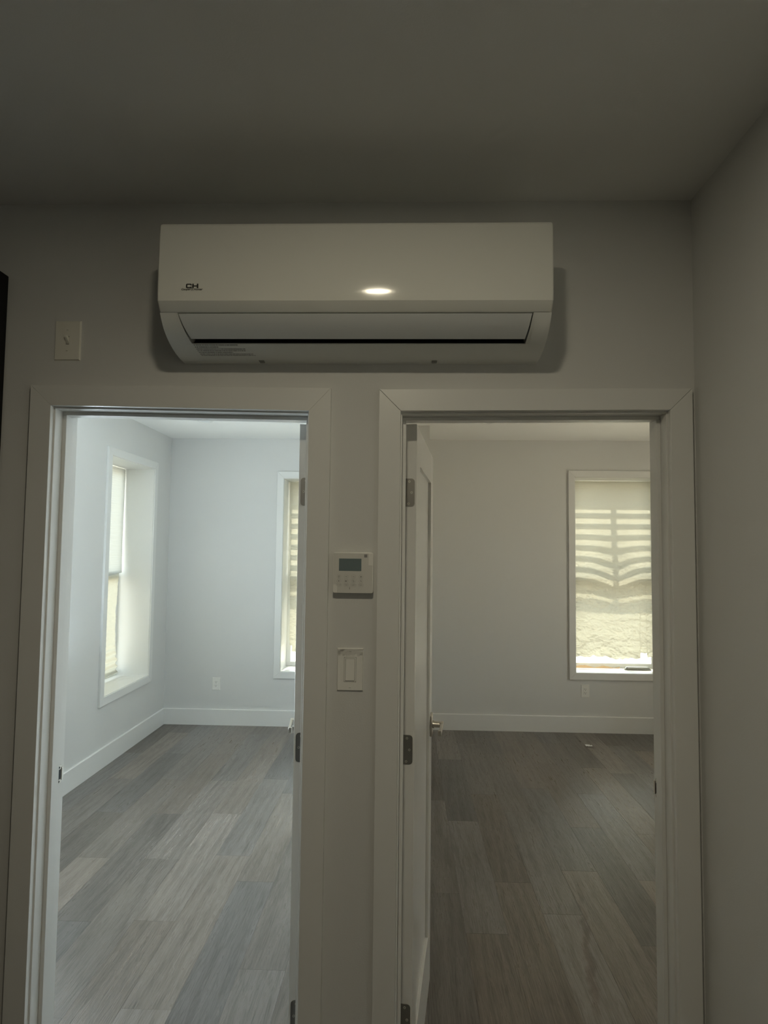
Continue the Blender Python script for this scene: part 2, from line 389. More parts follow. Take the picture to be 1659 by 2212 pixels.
def door_frame(name, lab, xo0, xi0, xi1, xo1, zi0, zi1, zo0, zo1, j0, j1, strike):
    r = tag(empty(name, ((j0 + j1) / 2, 0, 0)), lab, kind='structure'); r.location = (0, 0, 0)
    g = .0001 if j0 < -.5 else .0005
    poly_board('casing_board', [(xo0, .0), (xi0, .0), (xi0, zi0 - g), (xo0, zo0 - g)], -.018, 0, r)
    poly_board('casing_board', [(xo1, .0), (xi1, .0), (xi1, zi1 - g), (xo1, zo1 - g)], -.018, 0, r)
    poly_board('casing_board', [(xo0 + g, zo0), (xi0 + g, zi0), (xi1 - g, zi1), (xo1 - g, zo1)], -.018, 0, r)
    zh0, zh1 = zi0 - .005, zi1 - .005
    boxo('jamb', (j0 - .019, j0, 0, WT, 0, zh0), M_TRIM, r, .001)
    boxo('jamb', (j1, j1 + .019, 0, WT, 0, zh1), M_TRIM, r, .001)
    poly_board('jamb', [(j0 - .019, zh0), (j1 + .019, zh1), (j1 + .019, zh1 + .019), (j0 - .019, zh0 + .019)], 0, WT, r, bev=.001)
    boxo('door_stop', (j0, j0 + .011, .040, .078, 0, zh0 - .011), M_TRIM, r, .0015)
    boxo('door_stop', (j1 - .011, j1, .040, .078, 0, zh1 - .011), M_TRIM, r, .0015)
    poly_board('door_stop', [(j0, zh0 - .011), (j1, zh1 - .011), (j1, zh1), (j0, zh0)], .040, .078, r, bev=.0015)
    # casing on the bedroom side
    for a, b in ((xo0, j0 - .005), (j1 + .005, xo1)):
        poly_board('casing_board', [(a, 0), (b, 0), (b, zh0 + .006), (a, zh0 + .006)], WT, WT + .018, r)
    poly_board('casing_board', [(xo0, zh0 + .006), (xo1, zh1 + .006), (xo1, zo1), (xo0, zo0)], WT, WT + .018, r)
    xs, s = strike
    bm = bmesh.new()
    prism(bm, rrect(.026, .052, .005, .097, 1.0), 'x', xs - s * .0002, xs + s * .0016, 0)
    box(bm, *sorted((xs + s * .0014, xs + s * .0022)), .090, .104, .986, 1.014, 1)
    for z in (.980, 1.020): cyl(bm, (xs + s * .0018, .097, z), 'x', .003, .001, 10, 1)
    box(bm, *sorted((xs, xs + s * .0035)), .108, .1165, .982, 1.018, 0)
    tag(done('strike_plate', bm, [M_NICKEL, M_DARK], r), 'metal strike plate')
    return r
door_frame('trim_1', 'white casing and jamb of the left doorway', -1.0607, L_IN[0], L_IN[1], -.2099, 2.0561, 2.0438, 2.1141, 2.1078, D_L[0], D_L[1], (D_L[0], 1))
door_frame('trim_2', 'white mitred casing and jamb of the right doorway', -.0754, R_IN[0], R_IN[1], HALL_R - .0135, 2.0445, 2.0505, 2.1045, 2.1100, D_R[0], D_R[1], (D_R[1], -1))

# ------------------------------------------------------------------ door leaves
def door_leaf(name, lab, hx, side, ztop):
    """side=+1: leaf thickness runs to +x from the hinge corner (right door); -1 mirrors it."""
    ang = math.radians(6.4)
    r = tag(empty(name, (hx, .1185, 0), -side * ang), lab, kind='structure')
    T, Wd, z0, st = .035, .708, .010, .112
    def bx(bm, a, b, *rest, **k): box(bm, *sorted((side * a, side * b)), *rest, **k)
    for a, b in ((0, st), (Wd - st, Wd)):
        one('stile', lambda bm: bx(bm, 0, T, a, b, z0, ztop, bev=.0012), M_DOOR, r)
    one('rail', lambda bm: bx(bm, .0003, T - .0003, st - .001, Wd - st + .001, ztop - st, ztop, bev=.0012), M_DOOR, r)
    one('rail', lambda bm: bx(bm, .0003, T - .0003, st - .001, Wd - st + .001, z0, z0 + .215, bev=.0012), M_DOOR, r)
    one('door_panel', lambda bm: bx(bm, .011, T - .011, st - .004, Wd - st + .004, z0 + .21, ztop - st + .004), M_DOOR, r)
    for zc in (1.830, 1.087, .344):
        bm = bmesh.new()
        cs = (1, 0, 0, 1) if side > 0 else (0, 1, 1, 0)
        prism(bm, rrect(.034, .083, .010, side * .0125, zc, corners=cs), 'y', -.0016, .0004, 0)
        cyl(bm, (-side * .0065, .0015, zc), 'z', .0052, .083, 14, 0, bev=.001)
        for zz in (-.0145, .0145): cyl(bm, (-side * .0065, .0015, zc + zz), 'z', .00545, .0006, 14, 1)
        h = tag(done('hinge', bm, [M_HINGE, M_DARK], r), 'dark steel hinge')
        for dx, dz in ((.0135, .0325), (.0205, .0), (.0115, -.033)):
            bs = bmesh.new()
            cyl(bs, (side * dx, -.0019, zc + dz), 'y', .0036, .0008, 14, 0)
            box(bs, side * dx - .0014, side * dx + .0014, -.0026, -.0021, zc + dz - .0005, zc + dz + .0005, 1)
            box(bs, side * dx - .0005, side * dx + .0005, -.0026, -.0021, zc + dz - .0014, zc + dz + .0014, 1)
            done('screw', bs, [M_SCREW, M_DARK], h)
    # lever sets on both faces
    zl, yl = .992, Wd - .065
    for s0, sg in ((T, 1), (0, -1)):
        bm = bmesh.new()
        def X(v): return side * (s0 + sg * v)
        def hb(a, b, *rest, **k): box(bm, *sorted((X(a), X(b))), *rest, **k)
        cyl(bm, (X(.024), yl, zl), 'x', .0115, .034, 20, 0, bev=.001)
        cyl(bm, (X(.012), yl, zl), 'x', .0145, .008, 20, 0, bev=.001)
        hb(.036, .050, yl - .012, yl + .012, zl - .0115, zl + .0115, bev=.0025)
        hb(.040, .050, yl - .118, yl - .004, zl - .010, zl + .010, bev=.0025)
        hb(.036, .050, yl - .120, yl - .112, zl - .010, zl + .010, bev=.0025)
        lv = tag(done('lever_handle', bm, [M_NICKEL], r), 'satin nickel lever handle')
        one('rosette', lambda b2: box(b2, *sorted((X(-.0002), X(.0085))), yl - .0335, yl + .0335, zl - .0385, zl + .0385, bev=.002), M_NICKEL, lv)
    # latch bolt on the free edge
    one('latch_plate', lambda b2: (box(b2, *sorted((side * .006, side * .029)), Wd - .0004, Wd + .0014, zl - .028, zl + .028, 0),
                                   box(b2, *sorted((side * .011, side * .024)), Wd, Wd + .009, zl - .010, zl + .010, 0, bev=.002)), M_NICKEL, r)
    return r
door_leaf('door_1', 'white panel door swung inward into the left bedroom, hinge edge showing', -.2820, -1, 2.032)
door_leaf('door_2', 'white panel door swung inward into the right bedroom, lever handle showing', -.0025, 1, 2.034)

# ------------------------------------------------------------------ windows
def window(name, lab, axis, W, face, depth, outward, screen=False, casing=.062):
    """axis 'x': wall runs along x at y=face (room on -y side). axis 'y': wall runs along y at x=face; outward = sign of x toward outside."""
    u0, u1, z0, z1 = W
    r = tag(empty(name, (0, 0, 0)), lab, kind='structure')
    def B(nm, a, b, c, d, e, f, m, bev=.0015):      # a,b along wall; c,d depth (positive = outward); e,f z
        if axis == 'x': args = (a, b, face + c, face + d, e, f)
        else:
            p, q = sorted((face + outward * c, face + outward * d)); args = (p, q, a, b, e, f)
        return boxo(nm, args, m, r, bev)
    def poly(nm, pts, c, d):
        bm = bmesh.new()
        if axis == 'x': prism(bm, pts, 'y', face + c, face + d, bev=.0015)
        else: prism(bm, pts, 'x', *sorted((face + outward * c, face + outward * d)), bev=.0015)
        return done(nm, bm, M_TRIM, r)
    k = casing; g = .0005
    poly('casing_board', [(u0 - k, z0 - k + g), (u0, z0 + g), (u0, z1 - g), (u0 - k, z1 + k - g)], -.018, 0)
    poly('casing_board', [(u1 + k, z0 - k + g), (u1, z0 + g), (u1, z1 - g), (u1 + k, z1 + k - g)], -.018, 0)
    poly('casing_board', [(u0 - k, z1 + k), (u0, z1), (u1, z1), (u1 + k, z1 + k)], -.018, 0)
    poly('casing_board', [(u0 - k, z0 - k), (u0, z0), (u1, z0), (u1 + k, z0 - k)], -.018, 0)
    t = .012
    B('jamb_liner', u0 - .004, u0 + t - .008, -.006, depth, z0 + .004, z1 - .004, M_TRIM, 0)
    B('jamb_liner', u1 - t + .008, u1 + .004, -.006, depth, z0 + .004, z1 - .004, M_TRIM, 0)
    B('jamb_liner', u0 - .004, u1 + .004, -.006, depth, z1 - .004, z1 + .004, M_TRIM, 0)
    B('window_sill', u0 - .004, u1 + .004, -.008, depth, z0 - .004, z0 + .004, M_TRIM, 0)
    d0, d1, f = depth - .075, depth - .03, .042
    zm = (z0 + z1) / 2 - .05
    a0, a1, b0, b1 = u0 + .004, u1 - .004, z0 + .004, z1 - .004
    for nm, (lo, hi), (c, d) in (('lower_sash', (b0, zm + f / 2), (d0, d0 + .022)), ('upper_sash', (zm - f / 2, b1), (d0 + .0225, d1))):
        bm = bmesh.new()
        def SB(a, b, e, ff):
            if axis == 'x': box(bm, a, b, face + c, face + d, e, ff, bev=.002)
            else: box(bm, *sorted((face + outward * c, face + outward * d)), a, b, e, ff, bev=.002)
        SB(a0, a0 + f, lo, hi); SB(a1 - f, a1, lo, hi); SB(a0 + f, a1 - f, lo, lo + f); SB(a0 + f, a1 - f, hi - f, hi)
        s = done(nm, bm, M_VINYL, r)
        mid = (c + d) / 2
        bm = bmesh.new()
        if axis == 'x': box(bm, a0 + f - .004, a1 - f + .004, face + mid - .002, face + mid + .002, lo + f - .004, hi - f + .004)
        else: box(bm, *sorted((face + outward * (mid - .002), face + outward * (mid + .002))), a0 + f - .004, a1 - f + .004, lo + f - .004, hi - f + .004)
        done('glass_pane', bm, M_GLASS, s, smooth=False)
    if screen:  # added unseen mesh that dims daylight on the lower paper
        c = depth + .004; sc_ = B('dimming_screen', a0, a1, c, c + .002, b0, zm, M_SCREENMESH, 0)
    return r
window('window_1', 'deep-set window in the side wall of the left bedroom, covered by a white shade', 'y', W1, LX, EXT, -1)
window('window_2', 'window in the far wall of the left bedroom, mostly hidden by the open door', 'x', W2, FAR, EXT, 1, screen=True)
window('window_3', 'window in the far wall of the right bedroom, covered by crumpled cream paper', 'x', W3, FAR, EXT, 1, screen=True, casing=.060)
window('added_window_left', 'unseen uncovered window added nearer the door in the side wall of the left bedroom', 'y', W4, LX, EXT, -1)
window('added_window_right', 'unseen uncovered window added in the outer side wall of the right bedroom', 'y', W5, RX, .3, 1)

# ------------------------------------------------------------------ shades
def crease(u, v, seed, f):
    n = 0; a = 1.0; s = 0
    for i in range(3):
        n += a * (1 - 2 * abs(noise.noise(Vector((u * f + seed, v * f * 1.7, seed * 1.3 + i * 9.1))))) ; s += a
        f *= 2.1; a *= .5
    return n / s

def sheet(name, u0, u1, z0, z1, place, amp, mat_, nu, nz, top=None, bottom=None, side0=None, side1=None, seed=0.0, parent=None, extra=None, fine=0.0):
    me = bpy.data.meshes.new(name); vs = []; fs = []
    for j in range(nz + 1):
        for i in range(nu + 1):
            s, t = i / nu, j / nz
            zt = z1 + (top(s) if top else 0); zb = z0 + (bottom(s) if bottom else 0)
            z = zt + (zb - zt) * t
            ua = u0 + (side0(t) if side0 else 0); ub = u1 + (side1(t) if side1 else 0)
            u = ua + (ub - ua) * s
            d = amp(s, t) * crease(u, z, seed, 4.5)
            if fine: d += fine * min(1, .12 + 1.7 * max(0, t - .33)) * crease(u + .3 * z, z * 1.4, seed + 40, 21)
            if extra: d += extra(s, t, z)
            vs.append(place(u, d, z))
    for j in range(nz):
        for i in range(nu):
            a = j * (nu + 1) + i
            fs.append((a, a + 1, a + nu + 2, a + nu + 1))
    me.from_pydata(vs, [], fs); me.materials.append(mat_); me.update()
    for p in me.polygons: p.use_smooth = True
    o = link(name, me, parent)
    return o

SH3 = FAR + .245
def n1(x, s): return noise.noise(Vector((x, s, .37)))
# cream paper over window 3
r = tag(empty('paper_blind', (2.02, SH3, .6)), 'crumpled cream paper shade torn along its bottom edge, in the right bedroom window', 'window shade'); r.location = (0, 0, 0)
sheet('shade_sheet', W3[0] + .012, W3[1] - .012, .665, W3[3] - .010, lambda u, d, z: (u, SH3 - d, z),
      lambda s, t: .0015 + .055 * max(0, t - .25) ** 1.2, M_PAPER, 170, 340, seed=3.1, fine=.011,
      bottom=lambda s: .035 * n1(s * 5, 2.2) + .02 * n1(s * 17, 5.2) - .02 * s + (.05 if .80 < s < .88 else 0),
      side0=lambda t: .008 * n1(t * 7, 1.1) + (.02 * max(0, t - .75)), side1=lambda t: .008 * n1(t * 6, 7.7),
      extra=lambda s, t, z: .0005 * math.sin(z * 2 * math.pi / .021) * max(0, 1 - t * 2.2) + .085 * math.exp(-((s - .52) / .20) ** 2) * math.exp(-((t - .55) / .16) ** 2), parent=r)

# torn strip of kraft paper and a latch on the sill of window 3
sheet_o = sheet('scrap_and_glint', W3[0] + .03, W3[0] + .47, .551, .606, lambda u, d, z: (u, FAR + .205 - d, z),
      lambda s, t: .010, M_KRAFT, 40, 6, seed=8.8, top=lambda s: -.046 + .024 * abs(math.sin(s * 7.2)) * (1 - .4 * s) + .006 * n1(s * 20, 3.3), bottom=lambda s: .003)
tag(sheet_o, 'torn orange-brown strip of paper lying on the sill of the right bedroom window', 'paper scrap')
bm = bmesh.new(); prism(bm, [(2.105, .548), (2.36, .548), (2.33, .575), (2.125, .575)], 'y', FAR + .17, FAR + .20, bev=.003)
box(bm, 2.13, 2.33, FAR + .165, FAR + .17, .553, .570, bev=.001)
tag(done('metal_bracket', bm, M_LATCH), 'flat grey metal bracket lying on the sill below the torn paper shade', 'bracket')

# paper over window 2
SH2 = FAR + .245
r = tag(empty('paper_blind', (-.7, SH2, .6)), 'cream paper shade glimpsed at the edge of the left open door', 'window shade')
r.location = (0, 0, 0)
sheet('shade_sheet', W2[0] + .022, W2[1] - .012, .665, W2[3] - .014, lambda u, d, z: (u, SH2 - d, z),
      lambda s, t: .0015 + .016 * max(0, t - .3), M_PAPER, 110, 300, seed=12.7, fine=.006,
      side0=lambda t: -.004 + .026 * t + .006 * n1(t * 9, 4.1) + (.02 if t > .965 else 0), bottom=lambda s: .03 * n1(s * 5, 9.2) + .03 * (s > .06),
      extra=lambda s, t, z: .0005 * math.sin(z * 2 * math.pi / .021) * max(0, 1 - t * 2), parent=r)

# white shade over window 1: flat upper part over a crumpled lower sheet
SX = LX - .268
r = tag(empty('pleated_blind', (SX, 3.48, .6)), 'white pleated shade hanging over crumpled paper in the deep side window', 'window shade'); r.location = (0, 0, 0)
sheet('upper_sheet', W1[0] + .01, W1[1] - .020, 1.43, W1[3] - .01, lambda u, d, z: (SX + .012 + d, u, z),
      lambda s, t: .003, M_CELL, 40, 180, seed=5.5,
      side1=lambda t: .012 * (1 - t) - .012 * t, extra=lambda s, t, z: .0007 * math.sin(z * 2 * math.pi / .02) + .018 * max(0, t - .55) ** 1.5 + .03 * max(0, t - .93), parent=r,
      bottom=lambda s: -.03 * (1 - s) + .012 * n1(s * 4, 1.9))
sheet('lower_sheet', W1[0] + .01, W1[1] - .046, .556, 1.448, lambda u, d, z: (SX - .004 + d, u, z),
      lambda s, t: .012, M_PAPER, 60, 150, seed=21.5,
      side1=lambda t: -.035 * math.sin(min(1, t * 1.15) * math.pi * .8) + .035 * max(0, t - .7) + (.006 * math.sin(t * 60) if t > .7 else 0),
      extra=lambda s, t, z: (.010 * math.sin(z * 2 * math.pi / .055) * max(0, t - .62) * 3) + .035 * max(0, t - .6), parent=r)

# exterior louvred shutters standing behind the papered windows: the sun throws their pattern on the paper
def shutter(name, lab, W, zshift):
    r = tag(empty(name, (0, 0, 0)), lab, 'shutter'); u0, u1, z0, z1 = W
    ya, yb = FAR + EXT + .09, FAR + EXT + .115; uc = (u0 + u1) / 2 + .045
    zA, zB, zC = 2.302 + zshift, 1.43 + zshift, 1.325 + zshift
    boxo('top_panel', (u0 - .05, u1 + .05, ya, yb, zA, z1 + .27), M_SHUT, r)
    boxo('middle_rail', (u0 - .05, u1 + .05, ya, yb, zC, zB), M_SHUT, r)
    boxo('stile', (u0 - .05, u0 + .0, ya, yb, z0 - .05, z1 + .27), M_SHUT, r)
    boxo('stile', (u1 + .0, u1 + .05, ya, yb, z0 - .05, z1 + .27), M_SHUT, r)
    boxo('stile', (uc - .026, uc + .026, ya, yb, zB, zA), M_SHUT, r)
    for xx in (u0 - .035, u1 + .015):
        for zz in (z0 + .1, z1 + .1): boxo('wall_bracket', (xx, xx + .02, FAR + EXT, ya + .001, zz, zz + .03), M_SHUT, r)
    z = zB + .050
    while z < zA - .02:
        for a, b in ((u0, uc - .026), (uc + .026, u1)):
            boxo('slat', (a, b, ya + .004, ya + .012, z, z + .046), M_SHUT, r)
        z += .103
    return r
shutter('louvered_shutter', 'dark slatted shutter outside the right bedroom window, behind the paper', W3, 0)
shutter('louvered_shutter', 'dark slatted shutter outside the far window of the left bedroom', W2, -.03)

# ------------------------------------------------------------------ air conditioner
XA, XB = -.6301, .3611
ac = tag(empty('air_conditioner', ((XA + XB) / 2, 0, 2.18)), 'long white wall-mounted air conditioner above the two doorways', 'air conditioner')
AL = Vector(ac.location)
def acp(name, bm, m, parent=ac, **k):
    bmesh.ops.translate(bm, verts=bm.verts, vec=-AL); return done(name, bm, m, parent, **k)
low = [(-.1925, 2.2555), (-.184, 2.2435), (-.172, 2.2305), (-.157, 2.2185), (-.140, 2.2085), (-.120, 2.1995), (-.098, 2.1925), (-.072, 2.1865), (-.042, 2.1825), (-.012, 2.1805), (0, 2.1805)]
bm = bmesh.new()
cheek = [(0, 2.472), (-.168, 2.472), (-.168, 2.2555)] + low
prism(bm, cheek, 'x', XA + .0015, -.585); prism(bm, cheek, 'x', .3155, XB - .0015)
mid = [(0, 2.472), (-.168, 2.472), (-.168, 2.2575), (-.100, 2.2575), (-.088, 2.232), (-.096, 2.2065), (-.112, 2.2025), (-.1175, 2.2010), (-.1175, 2.1985)] + [p for p in low if p[0] > -.115]
prism(bm, mid, 'x', -.585, .3155)
# slanted cheeks beside the louver
cv = [p for p in low if p[0] < -.119] + [(-.1175, 2.1990)]
for x_out, xa_, xb_ in ((-.5865, -.5845, -.5665), (.3170, .3150, .3060)):
    rws = []
    for k, (y, z) in enumerate(cv):
        t = k / (len(cv) - 1); xi = xa_ + (xb_ - xa_) * t
        rws.append([bm.verts.new((x_out, y, z)), bm.verts.new((xi, y, z)), bm.verts.new((xi, min(y + .04, -.098), z + .018))])
    for a_, b_ in zip(rws, rws[1:]):
        for q in (0, 1):
            f = bm.faces.new((a_[q], a_[q + 1], b_[q + 1], b_[q]))
            f.normal_update()
            if q == 0 and f.normal.y > 0: f.normal_flip()
hs = acp('housing', bm, M_AC2, angle=28)
bm = bmesh.new()
prism(bm, [(-.166, 2.256), (-.101, 2.256), (-.0895, 2.232), (-.097, 2.2073), (-.1160, 2.2025), (-.1160, 2.2035), (-.0965, 2.2085), (-.0885, 2.232), (-.1005, 2.2568), (-.166, 2.2568)][::-1], 'x', -.5845, .315)
acp('air_outlet', bm, M_DARK, smooth=False)
bm = bmesh.new()
# front panel with its top and side edges rounded
prism(bm, [(-.168, 2.480), (-.2035, 2.480), (-.2095, 2.4775), (-.2125, 2.472), (-.2135, 2.455), (-.2148, 2.41), (-.2156, 2.36), (-.2156, 2.325), (-.2153, 2.307), (-.2147, 2.294), (-.2135, 2.2785),
           (-.1965, 2.2575), (-.1940, 2.2562), (-.168, 2.2562)], 'x', XA, XB)
ends = [e for e in bm.edges if all(abs(v.co.x - XA) < 1e-5 for v in e.verts) or all(abs(v.co.x - XB) < 1e-5 for v in e.verts)]
ends = [e for e in ends if all(v.co.y < -.169 for v in e.verts)]
bmesh.ops.bevel(bm, geom=ends, offset=.008, segments=3, affect='EDGES', profile=.5)
acp('front_panel', bm, M_AC, angle=24)
# louver: curved slab, slightly narrower at its lower edge
bm = bmesh.new()
crv = [(-.1915, 2.2525), (-.1835, 2.2418), (-.1732, 2.2305), (-.1612, 2.2208), (-.1490, 2.2125), (-.1375, 2.2058)]
n = len(crv); rows = []
for side_, off in ((0, 0.0), (1, .004)):
    for k, (y, z) in enumerate(crv):
        t = k / (n - 1); a = -.581 + .016 * t ** 1.1; b = .3115 - .0085 * t
        rows.append([bm.verts.new((x, y + off * .8, z + off * .6)) for x in (a, b)])
for k in range(n - 1):
    bm.faces.new((rows[k][0], rows[k][1], rows[k + 1][1], rows[k + 1][0]))
    bm.faces.new((rows[n + k][0], rows[n + k + 1][0], rows[n + k + 1][1], rows[n + k][1]))
    for s in (0, 1): bm.faces.new((rows[k][s], rows[k + 1][s], rows[n + k + 1][s], rows[n + k][s]))
bm.faces.new((rows[0][0], rows[0][1], rows[n][1], rows[n][0])); bm.faces.new((rows[n - 1][0], rows[n - 1][1], rows[2 * n - 1][1], rows[2 * n - 1][0]))
bmesh.ops.recalc_face_normals(bm, faces=bm.faces)
acp('louver', bm, M_LOUVER, angle=40)
# second inner vane glimpsed in the dark slot
bm = bmesh.new(); prism(bm, [(-.140, 2.2225), (-.112, 2.219), (-.112, 2.2165), (-.140, 2.220)], 'x', -.55, .285)
acp('inner_vane', bm, M_GREYINK, smooth=False)
for x in (-.404, .076):
    bm = bmesh.new(); prism(bm, [(x - .009, 2.1835), (x + .009, 2.1835), (x + .006, 2.1788), (x - .006, 2.1788)], 'y', -.030, -.012, bev=.001); acp('bottom_clip', bm, M_SEAM)
for x in (-.540, -.115, .170):
    bm = bmesh.new(); box(bm, x - .012, x + .012, -.1180, -.1163, 2.1990, 2.2008); acp('lip_tab', bm, M_AC2)
# logo: block letters C and H
lg = bmesh.new()
lx, lz, yy = -.5555, 2.309, -.2157
w_, h_ = .0145, .0118
def LB(a, b, c, d): box(lg, lx + a, lx + b, yy, yy + .0006, lz + c, lz + d)
s_ = .0036
prism(lg, [(lx + .0028, lz), (lx + .0148, lz), (lx + .0148, lz + .0042), (lx + .0112, lz + .0042), (lx + .0112, lz + .0030), (lx + .0038, lz + .0030), (lx + .0038, lz + .0088), (lx + .0112, lz + .0088),
           (lx + .0112, lz + .0072), (lx + .0148, lz + .0072), (lx + .0148, lz + .0098), (lx + .0128, lz + .0118), (lx + .0022, lz + .0118), (lx, lz + .0096), (lx, lz + .0022)], 'y', yy, yy + .0006)
LB(.0160, .0198, 0, .0118); LB(.0276, .0314, 0, .0118); LB(.0190, .0284, .0045, .0073)
acp('logo_mark', lg, M_INK, smooth=False)
text('logo_lettering', 'Cooper', .0066, M_INK, ac, Vector((-.5557, -.2158, 2.3042)) - AL, sx=1.12, shear=.25, offset=.00012)
text('logo_lettering', 'Hunter', .0066, M_INK, ac, Vector((-.5247, -.2158, 2.3042)) - AL, sx=1.12, shear=.25, offset=.00012)
text('logo_ampersand', '&', .0125, M_GREYINK, ac, Vector((-.5395, -.2160, 2.3035)) - AL)
# rating print on the underside: rows of tiny illegible characters
def lowpt(y):
    for (a, za), (b, zb) in zip(low, low[1:]):
        if a <= y <= b: t = (y - a) / (b - a); return za + (zb - za) * t
    return 2.18
bm = bmesh.new(); rnd = random.Random(4)
for row in range(7):
    y = -.1165 + row * .0085
    x = -.566 + row * .0008; xe = [-.452, -.505, -.432, -.436, -.470, -.418, -.412][row]
    while x < xe:
        w = rnd.choice([.0016, .0022, .003, .0045]); zz = lowpt(y); z2 = lowpt(y + .0042)
        vs = [bm.verts.new(p) for p in ((x, y, zz - .0004), (x + w, y, zz - .0004), (x + w, y + .0042, z2 - .0004), (x, y + .0042, z2 - .0004))]
        bm.faces.new(vs); x += w + rnd.choice([.0005, .0006, .0015])
bmesh.ops.recalc_face_normals(bm, faces=bm.faces)
o = acp('rating_print', bm, M_GREYINK, smooth=False); o['kind'] = 'stuff'; o['label'] = 'rows of tiny grey printed characters'

# ------------------------------------------------------------------ wall controller (thermostat)
tc = tag(empty('wall_controller', (-.141, 0, 1.597)), 'square white wall controller with grey screen between the doorways', 'thermostat')
def part(name, bm, m, parent, **k): return done(name, bm, m, parent, **k)
bm = bmesh.new(); prism(bm, rrect(.104, .104, .006), 'y', -.012, 0); part('backplate', bm, M_PLATE, tc)
bm = bmesh.new(); prism(bm, rrect(.110, .110, .0055), 'y', -.021, -.009, bev=.0013); part('front_cover', bm, M_PLATE, tc)
bm = bmesh.new(); box(bm, -.0385, .0225, -.0214, -.0206, .0050, .0385); part('screen', bm, M_SCREEN, tc)
bm = bmesh.new(); box(bm, .0300, .0382, -.0214, -.0206, .0420, .0502); tag(part('corner_sticker', bm, M_STICKER, tc), 'plain grey corner sticker')
def ring(bm, pts_o, pts_i, y0, y1):
    n = len(pts_o)
    for i in range(n):
        j = (i + 1) % n
        v = [bm.verts.new((p[0], y0, p[1])) for p in (pts_o[i], pts_o[j], pts_i[j], pts_i[i])]
        bm.faces.new(v)
def stroke(bm, pts, w, y=-.0213):
    for a, b in zip(pts, pts[1:]):
        d = Vector((b[0] - a[0], b[1] - a[1])); d.normalize(); nrm = Vector((-d.y, d.x)) * w / 2; e = d * w * .3
        v = [(a[0] - e.x + nrm.x, a[1] - e.y + nrm.y), (b[0] + e.x + nrm.x, b[1] + e.y + nrm.y), (b[0] + e.x - nrm.x, b[1] + e.y - nrm.y), (a[0] - e.x - nrm.x, a[1] - e.y - nrm.y)]
        bm.faces.new([bm.verts.new((p[0], y, p[1])) for p in v])
def circ(cx, cz, r, n=14, a0=0, a1=360): return [(cx + r * math.cos(math.radians(a0 + (a1 - a0) * i / n)), cz + r * math.sin(math.radians(a0 + (a1 - a0) * i / n))) for i in range(n + 1)]
cols = (-.0385, -.0185, .0015, .0220); rows_ = (-.0105, -.0225, -.0330)
icons = []
for ri, z in enumerate(rows_):
    for ci, x in enumerate(cols):
        bm = bmesh.new()
        if ri < 2:
            prism(bm, rrect(.0105, .0095, .0045, x, z), 'y', -.0212, -.0208)
        else:
            prism(bm, rrect(.0140, .0072, .0034, x, z), 'y', -.0212, -.0208)
        bt = part('button', bm, M_PLATE, tc)
        ic = bmesh.new(); w = .0007; y = -.0213
        if ri < 2:
            o_, i_ = rrect(.0112, .0102, .005, x, z), rrect(.0108, .0098, .0048, x, z); ring(ic, o_, i_, y, y)
        else:
            o_, i_ = rrect(.0146, .0078, .0036, x, z), rrect(.0142, .0074, .0034, x, z); ring(ic, o_, i_, y, y)
        if (ri, ci) == (0, 0): stroke(ic, circ(x, z, .0021), w)
        if (ri, ci) == (0, 1): stroke(ic, [(x - .002, z + .001), (x, z - .001), (x + .002, z + .001)], w)
        if (ri, ci) == (0, 2): stroke(ic, [(x - .002, z - .001), (x, z + .001), (x + .002, z - .001)], w)
        if (ri, ci) == (0, 3):
            stroke(ic, [(x - .0022, z), (x + .0022, z)], .0012); stroke(ic, [(x, z - .0022), (x, z + .0022)], .0012)
        if (ri, ci) == (1, 0):
            for a in (0, 60, 120): stroke(ic, [(x - .0017 * math.cos(math.radians(a)), z - .0017 * math.sin(math.radians(a))), (x + .0017 * math.cos(math.radians(a)), z + .0017 * math.sin(math.radians(a)))], w)
        if (ri, ci) == (1, 1):
            stroke(ic, [(x - .0022, z - .002), (x - .0022, z + .002), (x - .0006, z + .002), (x - .0006, z - .002), (x - .0022, z - .002)], w); stroke(ic, [(x + .0008, z - .002), (x + .0022, z + .0022)], w)
            stroke(ic, [(x - .0022, z), (x + .002, z)], w)
        if (ri, ci) == (1, 2): stroke(ic, circ(x, z - .0004, .0018, 10, -150, 90) + [(x - .0018, z + .0014), (x - .0006, z + .0026)], w)
        if (ri, ci) == (1, 3): stroke(ic, [(x - .0016, z + .0008), (x + .001, z + .0008), (x + .001, z - .0018)], w); stroke(ic, [(x - .0006, z + .0018), (x - .0016, z + .0008), (x - .0006, z - .0002)], w)
        part('button_icon', ic, M_GREYINK, bt, smooth=False)
        if ri == 2: text('button_lettering', ('DAY OFF', 'TIMER', 'COPY', 'FUNC.')[ci], .0034 if ci else .0030, M_GREYINK, bt, (x, -.0213, z - .0012))
bm = bmesh.new(); cyl(bm, (-.0085, -.0212, -.0430), 'y', .0011, .0006, 10); stroke(bm, circ(-.0085, -.0392, .0008), .0005); part('indicator', bm, M_GREYINK, tc)
# protective film partly peeling off the cover
bm = bmesh.new()
g = [[bm.verts.new((-.053 + .106 * i / 10, -.0218 - .0004 * abs(noise.noise(Vector((i * .7, j * .9, 4)))), -.053 + .106 * j / 10)) for i in range(11)] for j in range(11)]
for j in range(10):
    for i in range(10):
        if (i > 8 and j > 6) or (i < 1 and j < 2): continue
        bm.faces.new((g[j][i], g[j][i + 1], g[j + 1][i + 1], g[j + 1][i]))
part('protective_film', bm, M_FILM, tc)

